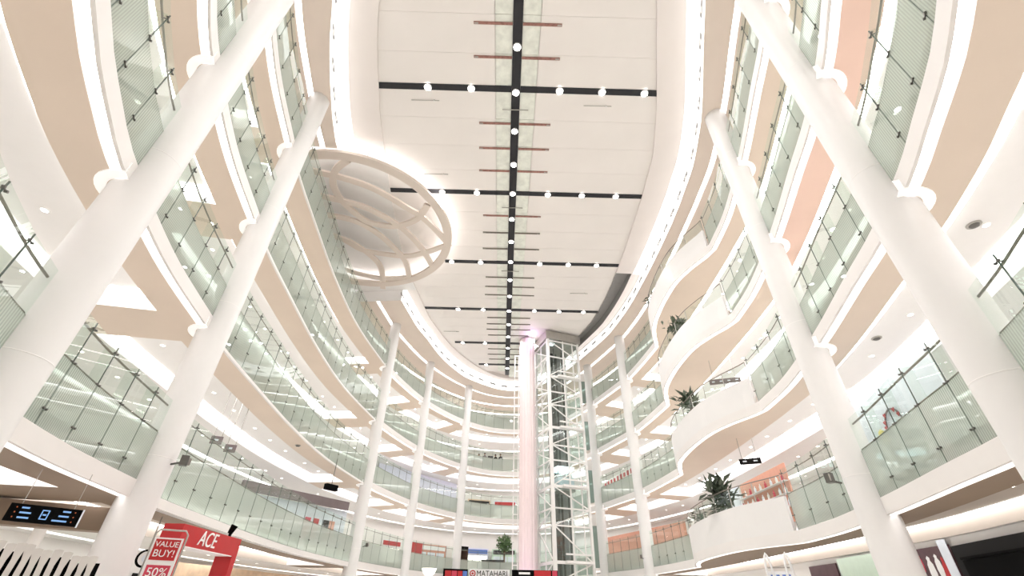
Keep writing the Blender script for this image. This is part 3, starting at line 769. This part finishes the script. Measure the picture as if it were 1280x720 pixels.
# value buy stand
x, y = pol(-32.35, 9.0)
st = thing('sign_stand', 'chrome framed sign stand with a red value poster and a discount card', 'sign stand', (x, y, 0), math.radians(32.35)-.12)
ri = [(-.19, 0, 1.2), (-.19, 0, 2.36), (-.15, 0, 2.41), (.17, 0, 2.41), (.21, 0, 2.36), (.21, 0, 1.2)]
g = MB(); g.tube(ri, .012, 'grey_metal', 8); g.build('chrome_frame', st, True)
g = MB(); g.tube([(0, .03, 0), (0, .03, 1.5)], .02, 'grey_metal', 8); g.build('pole', st, True)
g = MB(); g.lathe((0, .03, 0), [(.001, .03), (.2, .025), (.22, 0)], 'grey_metal', 20); g.build('foot', st)
g = MB(); g.box((0, 0, 1.85), (.36, .025, .92), 'signwhite'); g.build('backing_board', st)
pc = MB(); pc.box((0, -.016, 2.16), (.31, .008, .26), 'red'); pc = pc.build('red_card', st)
text('VALUE', 'lettering', pc, (0, -.024, 2.225), (PI/2, 0, 0), .098, 'signwhite', .002)
text('BUY!', 'lettering', pc, (0, -.024, 2.11), (PI/2, 0, 0), .125, 'signwhite', .002)
pc = MB(); pc.box((0, -.016, 1.84), (.29, .008, .26), 'crimson'); pc = pc.build('discount_card', st)
text('50%', 'lettering', pc, (0, -.024, 1.88), (PI/2, 0, 0), .15, 'signwhite', .002)
# round clock-like sign
x, y = pol(-33.6, 21.0)
t = thing('round_sign', 'round white sign with a dark rim behind the value poster', 'sign', (x, y, 2.76), math.radians(33.6)-.3)
g = MB(); g.tube([(0, -.04, 0), (0, .04, 0)], .26, 'near_black', 24); g.build('rim', t)
g = MB(); g.tube([(0.02, -.06, 0), (0.02, -.03, 0)], .20, 'signwhite', 24); g.build('disc', t)
g = MB(); g.tube([(0.02, -.07, 0), (0.02, -.05, 0)], .10, 'paleblue', 20); g.build('emblem', t)
g = MB(); g.box((0, 0, .74), (.03, .03, 1.0), 'grey_metal'); g.build('hanger_rod', t)
board('shop_sign', 'yellow lettered dark sign strip of a shop behind the red gate', 'sign', 9.0, -34.0, -24.5, 2.55, 3.0, 'charcoal')
b_ = bpy.data.objects['shop_sign']
for k in range(22):
    g = MB(); g.box((-b_['w']/2+.3+k*(b_['w']-.6)/21, -.06, .24), (.2, .02, .24 if k % 5 else .1), 'yellow'); g.build('letter_mark', b_)
t = board('shop_band', 'tan lit band above the shops on the left', 'band', 8.6, -31.0, -16.5, 3.0, 3.75, 'tan'); t['kind'] = 'structure'
board('dark_sign', 'dark blue lit shop sign low beside the slender left column', 'sign', 8.4, -20.3, -17.6, 2.55, 2.98, 'blue')
# --- far end banners
for nm, lb, b0, b1, m in (('banner', 'dark red banner in front of the far left slender column', -6.1, -3.5, 'maroon'),):
    a = Vector(pol(b0, 51.2)); b = Vector(pol(b1, 51.6)); c = (a+b)/2; d = b-a
    t = thing(nm, lb, 'banner', (c.x, c.y, 0), math.atan2(d.y, d.x))
    g = MB(); g.box((0, 0, 4.2), (d.length, .06, 1.3), 'near_black'); g.build('panel', t)
    for k, (fx, w_, m2) in enumerate(((-.3, .6, 'red'), (-.05, .5, 'crimson'), (.18, .45, 'red'), (.38, .4, 'blue'))):
        g = MB(); g.box((fx*d.length, -.04, 4.35), (w_, .02, .7), m2); g.build('print_block', t)
    for dx in (-.8, .8): g = MB(); g.box((dx, .05, 1.8), (.08, .08, 3.6), 'grey_metal'); g.build('post', t)
a = Vector(pol(1.2, 38.4)); b = Vector(pol(6.1, 38.6)); c = (a+b)/2; d = b-a
t = thing('billboard', 'dark and red billboard standing before the lift and pink column', 'billboard', (c.x, c.y, 0), math.atan2(d.y, d.x))
g = MB(); g.box((0, 0, 3.55), (d.length, .08, .95), 'near_black'); g.build('panel', t)
g = MB(); g.box((.55, -.05, 3.6), (1.2, .02, .8), 'red'); g.build('print_block', t)
g = MB(); g.box((1.42, -.05, 3.6), (.35, .02, .8), 'crimson'); g.build('print_block', t)
g = MB(); g.box((-.75, -.05, 3.82), (.8, .02, .13), 'signwhite'); g.build('print_block', t)
for dx in (-1.2, 1.2): g = MB(); g.box((dx, .07, 1.6), (.1, .1, 3.2), 'grey_metal'); g.build('post', t)
t = thing('store_sign', 'white store sign with black lettering and a red swirl at the far end', 'sign', (-1.12, 53.9, 4.2))
g = MB(); g.box((0, 0, .42), (4.05, .1, .84), 'signwhite'); g.build('panel', t)
text('MATAHARI', 'lettering', t, (.26, -.07, .45), (PI/2, 0, 0), .70, 'near_black', .01, sx=.9)
for k, (r_, m) in enumerate(((.30, 'red'), (.19, 'signwhite'), (.11, 'red'))):
    g = MB(); g.tube([(-1.68, -.06-.015*k, .46), (-1.68, -.05, .46)], r_, m, 20); g.build('emblem', t)
x, y = pol(-7.6, 34.0)
t = thing('lamp_bowl', 'glowing white bowl lamp on a post in front of the far balustrade', 'lamp', (x, y, 0))
g = MB(); g.lathe((0, 0, 3.3), [(.001, 0), (.2, .01), (.33, .12), (.45, .33), (.47, .4), (.001, .42)], 'warmlight', 24); g.build('bowl', t, True)
g = MB(); g.tube([(0, 0, 0), (0, 0, 3.3)], .05, 'grey_metal', 8); g.build('post', t)

# ------------------------------------------------------------------ signs hung in the galleries
def hang_sign(label, bear, D, z, w_, h_, m, rz, ceil, dots):
    x, y = pol(bear, D); t = thing('hanging_sign', label, 'sign', (x, y, z), rz)
    g = MB(); g.box((0, 0, 0), (w_, .08, h_), m); bx_ = g.build('sign_box', t)
    for k in range(dots):
        g = MB(); g.box((-w_/2+w_*(k+.5)/dots, -.05, 0), (w_/dots*.36, .02, h_*.22), 'paleblue'); g.build('lettering_mark', bx_)
    for s in (-.35, .35): g = MB(); g.box((s*w_, 0, (ceil-z+h_/2)/2), (.025, .025, ceil-z-h_/2+.04), 'grey_metal'); g.build('hanger_rod', t)
hang_sign('dark hanging sign behind the first gallery glass, nearer the thick left column', -31.7, 25.0, 7.72, .48, .34, 'mauve', math.radians(20), 10.0, 1)
hang_sign('dark hanging sign behind the first gallery glass, second from the thick left column', -30.2, 25.4, 7.55, .48, .34, 'mauve', math.radians(20), 10.0, 1)
hang_sign('dark hanging sign above the wavy parapet of the second gallery', 27.6, 28.5, 13.05, 1.75, .30, 'mauve', -math.radians(20), 14.98, 4)
hang_sign('dark hanging sign above the wavy parapet of the first gallery', 27.9, 28.0, 8.25, 1.05, .29, 'charcoal', -math.radians(24), 9.98, 2)

# ------------------------------------------------------------------ shop details in the galleries
t = board('shop_fascia', 'dark mauve shop sign band behind the first gallery glass on the left', 'sign', (35.5, 40.0), -28.0, -17.1, 7.62, 8.2, 'mauve', .2)
t2 = board('storefront', 'pale grey shop front under the dark mauve sign band', 'shop front', (35.8, 40.3), -28.0, -17.1, 4.78, 7.6, 'paleblue')
for k, (fx, m) in enumerate(((.12, 'crimson'), (.2, 'red'), (.36, 'orange'), (.30, 'charcoal'))):
    g = MB(); g.box((fx*t2['w'], -.1, 1.35), (.45, .04, 1.3), m); g.build('display_panel', t2)
t = board('red_sign', 'red lettered shop sign on the second gallery right of the lift', 'sign', (54.5, 47.8), 11.9, 15.4, 12.7, 13.4, 'signwhite')
for k in range(9):
    g = MB(); g.box((-t['w']/2+.4+k*(t['w']-.8)/8, -.06, .33), (.42, .03, .46 if k % 3 else .38), 'red'); g.build('letter_mark', t)
t = board('red_sign', 'red shop sign on the first gallery between slender left columns', 'sign', 4.0, -9.9, -8.6, 6.2, 7.3, 'red')
board('lavender_light_board', 'lavender board coloured as cool light on the second gallery, far left', 'shop front', 6.0, -14.6, -5.4, 10.3, 14.3, 'lavender')  # lavender paint stands for cool light in this gallery
board('orange_storefront', 'orange shop front on the first gallery behind the slender right columns', 'shop front', 4.9, 11.7, 20.0, 4.8, 8.1, 'orange')
board('partition_screen', 'pale blue shop panel behind the first gallery parapet', 'panel', 3.0, 23.9, 26.0, 4.8, 8.4, 'paleblue')
t = board('shop_shelf', 'peach shop shelving with bottles behind the first gallery parapet', 'shelving', 3.0, 26.3, 31.0, 4.8, 8.4, 'orange')
for r_ in range(3):
    g = MB(); g.box((0, -.15, 1.5+.6*r_), (t['w'], .3, .03), 'signwhite'); g.build('shelf', t)
    for k in range(9): g = MB(); g.lathe((-t['w']/2+.2+k*(t['w']-.4)/8, -.2, 1.52+.6*r_), [(.07, 0), (.07, .22), (.03, .28), (.03, .36)], ('signwhite', 'crimson', 'paleblue')[(k+r_) % 3], 8); g.build('bottle', t)
t = board('display_wall', 'pale blue shop display wall with a heart decorated arch', 'display', 2.7, 38.3, 46.5, 4.8, 8.75, 'paleblue')
W_ = t['w']; ax = -.02*W_
g = MB(); arcp = [(ax+.55*math.cos(a), -.09, 2.4+.60*math.sin(a)) for a in [PI*k/20 for k in range(21)]]
g.tube(arcp, .035, 'mauve', 6); g.build('arch', t)
for k in (3, 6, 14, 17, 19):
    p = arcp[k]; g = MB(); g.face([(p[0], -.13, p[2]-.11), (p[0]+.1, -.13, p[2]+.03), (p[0]+.05, -.13, p[2]+.09), (p[0], -.13, p[2]+.04), (p[0]-.05, -.13, p[2]+.09), (p[0]-.1, -.13, p[2]+.03)], 'red')
    g.build('heart', t)
g = MB(); g.lathe((ax-1.0, -.1, 2.3), [(.001, -.3), (.12, -.2), (.14, 0), (.1, .2), (.001, .3)], 'yellow', 10); o = g.build('yellow_figure', t)

# generic shop fronts along the far galleries
FR = ['tan', 'paleblue', 'signwhite', 'orange', 'lavender', 'mint']
WH = {1: 'first', 2: 'second', 3: 'third', 4: 'fourth'}
spots = [(-12.9, -10.9, 'left of the middle slender column'), (-9.2, -6.0, 'right of the middle slender column'), (-4.0, -1.4, 'left of the far centre'), (-1.0, 1.6, 'at the far centre'), (12.2, 14.6, 'beside the lift')]
for lv in (1, 2, 3, 4):
    for k, (b0, b1, tx) in enumerate(spots):
        if (lv in (1, 2) and k == 4) or (lv == 2 and k in (0, 1)): continue
        z = ZB[lv]+.80
        t = board('storefront', f'lit shop front on the {WH[lv]} gallery {tx}', 'shop front', 8.9, b0, b1, z, z+3.1, FR[(lv*2+k) % 6], group='far shop fronts')
        W_ = t['w']; s = -1
        g = MB(); g.box((0, s*.07, 2.75), (W_*.9, .06, .42), ('charcoal', 'red', 'signwhite', 'blue')[(lv+k) % 4]); g.build('sign_band', t)
        for q_ in (-.3, 0, .3): g = MB(); g.box((q_*W_, s*.06, 1.2), (W_*.26, .04, 2.2), 'warmlight' if (k+lv) % 2 else 'paleblue'); g.build('window_pane', t.children[0])

# ------------------------------------------------------------------ plants
def behind(bear, extra=.55):
    d = Vector(pol(bear, 1.0)); best = None
    for i in range(NP):
        a, b = PW[i], PW[(i+1) % NP]; e = b-a; den = d.x*e.y-d.y*e.x
        if abs(den) < 1e-9: continue
        t = (a.x*e.y-a.y*e.x)/den; u = (a.x*d.y-a.y*d.x)/den
        if t > 1 and 0 <= u <= 1 and (best is None or t < best): best = t; n = NW[i]
    p = d*best+n*extra; return p.x, p.y
def plant(label, x, y, z, zp, n, L, m, spread, pot=True):
    t = thing('potted_plant', label, 'plant', (x, y, z))
    if pot:
        g = MB(); g.lathe((0, 0, 0), [(.001, 0), (.2, 0), (.27, zp), (.24, zp), (.22, zp-.05), (.001, zp-.05)], 'pot', 16); g.build('pot', t)
    g = MB()
    for k in range(5):
        a = k*1.3; g.tube([(0, 0, zp-.05), (.12*math.cos(a), .12*math.sin(a), zp+L*.6)], .015, 'bark', 5)
    g.build('stem', t)
    g = MB()
    for k in range(n):
        a = random.uniform(0, 2*PI); el = random.uniform(-.3, 1.4); l_ = L*random.uniform(.35, .6)
        p = Vector((random.gauss(0, spread), random.gauss(0, spread), zp+L*random.uniform(.1, .85)))
        d = Vector((math.cos(a)*math.cos(el), math.sin(a)*math.cos(el), math.sin(el)))*l_
        sd = d.cross(Vector((0, 0, 1))).normalized()*l_*.16
        mid = p+d*.5+Vector((0, 0, .03)); tip = p+d-Vector((0, 0, .06))
        g.face([p, mid+sd, tip], m); g.face([p, tip, mid-sd], m)
    g.build('foliage', t); return t
x, y = behind(22.6); plant('leafy potted plant behind the wavy parapet of the third gallery', x, y, 15.28, 1.2, 130, 1.25, 'leaf_dark', .3)
x, y = behind(22.1); plant('leafy potted plant behind the wavy parapet of the second gallery', x, y, 10.28, 1.2, 130, 1.35, 'leaf_dark', .3)
x, y = behind(23.1); plant('tall leafy potted plant behind the wavy parapet of the first gallery', x, y, 4.78, 1.0, 150, 1.7, 'leaf_dark', .26)
x, y = behind(20.4); plant('small potted plant at the far end of the fourth gallery parapet', x, y, 20.28, 1.15, 80, 1.1, 'leaf_dark', .2)
x, y = behind(20.7); plant('small dark potted plant at the far end of the first gallery parapet', x, y, 4.78, 1.0, 60, .8, 'leaf_dark', .22)
t = thing('tree', 'round green tree standing on the far first gallery', 'tree', (*pol(.35, 58.0), 4.78))
g = MB(); g.tube([(0, 0, 0), (0, 0, 2.4)], .09, 'bark', 8); g.build('trunk', t)
g = MB()
for k in range(420):
    d = Vector((random.gauss(0, 1), random.gauss(0, 1), random.gauss(0, 1))).normalized()*(.95*random.random()**.4)
    p = Vector((0, 0, 3.0))+d; a = Vector((random.uniform(-1, 1), random.uniform(-1, 1), random.uniform(-1, 1))).normalized()*.17
    b2 = a.cross(d).normalized()*.1; g.face([p-a, p+b2, p+a, p-b2], 'leaf')
g.build('crown', t)
t = thing('kiosk_counter', 'black counter under the tree on the far first gallery', 'counter', (-.9, 57.4, 4.78))
g = MB(); g.box((0, 0, .65), (2.4, .6, 1.3), 'cloth'); g.build('body', t)
g = MB(); g.box((0, 0, 1.32), (2.5, .7, .06), 'charcoal'); g.build('top', t)
board('dark_doorway', 'dark narrow doorway on the first gallery behind the far slender column', 'doorway', 5.0, -4.35, -3.6, 4.8, 7.6, 'near_black')

# ------------------------------------------------------------------ people on the third gallery
def person(label, x, y, z, h, lean, top):
    t = thing('person', label, 'person', (x, y, z), random.uniform(-.5, .5), 'people at the far balustrade')
    k = h/1.72
    V = [(0, 0, .95), (0, 0, 1.15), (0, lean*.5, 1.38), (0, lean, 1.50), (0, lean*1.2, 1.60), (0, lean*1.3, 1.70),
         (.19, lean*.6, 1.40), (.25, -.02, 1.15), (.16, -.22, 1.08), (-.19, lean*.6, 1.40), (-.25, -.02, 1.15), (-.16, -.22, 1.08),
         (.10, 0, .88), (.11, .02, .48), (.11, .04, .08), (.11, -.10, .04), (-.10, 0, .88), (-.11, .02, .48), (-.11, .04, .08), (-.11, -.10, .04)]
    E_ = [(0, 1), (1, 2), (2, 3), (3, 4), (4, 5), (2, 6), (6, 7), (7, 8), (2, 9), (9, 10), (10, 11), (0, 12), (12, 13), (13, 14), (14, 15), (0, 16), (16, 17), (17, 18), (18, 19)]
    rad = [.15, .14, .16, .06, .085, .09, .065, .05, .04, .065, .05, .04, .09, .065, .05, .04, .09, .065, .05, .04]
    me = bpy.data.meshes.new('body'); me.from_pydata([(a*k, b*k, c*k) for a, b, c in V], E_, []); me.materials.append(M[top])
    o = link('body', me, t)
    sk = o.modifiers.new('skin', 'SKIN'); o.modifiers.new('sub', 'SUBSURF').levels = 1
    o.modifiers['sub'].render_levels = 1
    for i, r in enumerate(rad): o.data.skin_vertices[0].data[i].radius = (r*k, r*k)
    o.data.skin_vertices[0].data[0].use_root = True
    g = MB(); g.lathe((0, lean*1.25*k, 1.66*k), [(.001, .16), (.07, .14), (.105, .06), (.10, -.03), (.09, -.06)], 'near_black', 12); g.build('hair', t, True)
    g = MB(); g.lathe((0, lean*1.25*k-.02, 1.60*k), [(.05, -.09), (.085, -.02), (.092, .04), (.07, .09)], 'skin', 12); g.build('face', t, True)
for lb, b_, hh, top in (('person in dark clothes leaning on the far third gallery rail, leftmost', -3.0, 1.72, 'cloth'),
                        ('person in dark clothes on the far third gallery, second in line', -2.3, 1.84, 'mauve'),
                        ('person in grey clothes on the far third gallery, third in line', -.95, 1.7, 'charcoal'),
                        ('person in black clothes on the far third gallery, rightmost', -.35, 1.78, 'cloth')):
    x, y = pol(b_, 56.55); person(lb, x, y, 15.28, hh, -.06, top)
x, y = pol(-1.6, 56.6); t = thing('counter_box', 'small dark box between the people on the far third gallery', 'box', (x, y, 15.28))
g = MB(); g.box((0, 0, .75), (.6, .4, 1.5), 'cloth'); g.build('body', t); g = MB(); g.box((0, 0, 1.52), (.66, .46, .05), 'charcoal'); g.build('top', t)

# ------------------------------------------------------------------ small fixtures
def flood(label, col, bear, D, z, s):
    x, y = pol(bear, D); c = CPOS[col]; d = (c-Vector((x, y))).normalized()
    t = thing('flood_light', label, 'flood light', (x, y, z), math.atan2(d.y, d.x))
    g = MB(); g.bar((.0, 0, 0), (.30*s, 0, -.05*s), .05*s, 'dark_metal'); g.build('arm', t)
    g = MB(); g.box((-.10*s, -.05, .08*s), (.22*s, .20*s, .30*s), 'dark_metal', .5); g.build('head', t)
    g = MB(); g.box((-.14*s, -.17*s, .08*s), (.17*s, .02, .22*s), 'grey_metal', .5); g.build('lens', t)
flood('dark flood light bracketed to the left column above the red gate', 'L2', -34.05, 17.55, 5.05, .95)
flood('dark flood light bracketed to the right column below the first gallery rail', 'R2', 34.7, 18.05, 5.0, .95)
flood('small dark flood light on the slender column left of the white lamp bowl', 'L3', -14.55, 39.3, 5.3, .8)
flood('small dark flood light on the slender column before the orange shop', 'R3', 15.0, 40.6, 5.0, .8)
t = thing('flood_light', 'black flood light hung above the dark mauve sign band', 'flood light', (*pol(-19.3, 34.5), 8.0), .6)
g = MB(); g.box((0, 0, .1), (.9, .3, .35), 'near_black', .3); g.build('head', t)
g = MB(); g.box((0, 0, 1.1), (.04, .04, 1.7), 'dark_metal'); g.build('hanger_rod', t)
for lb, x, y, z in (('oval recessed lamp in the nearest right tray ceiling', 12.2, 8.5, 10.0), ('oval recessed lamp in the second gallery ceiling between thick right columns', 13.7, 14.5, 10.0),
                    ('dark dome camera under the second gallery on the left', -12.35, 28.0, 9.49)):
    t = thing('dome_fixture', lb, 'ceiling fixture', (x, y, z-.004))
    g = MB(); g.lathe((0, 0, 0), [(.17, 0), (.17, -.025), (.12, -.03)], 'grey_metal', 20); g.build('rim', t)
    g = MB(); g.lathe((0, 0, 0), [(.12, -.03), (.09, -.07), (.001, -.09)], 'dark_metal', 20); g.build('dome', t)
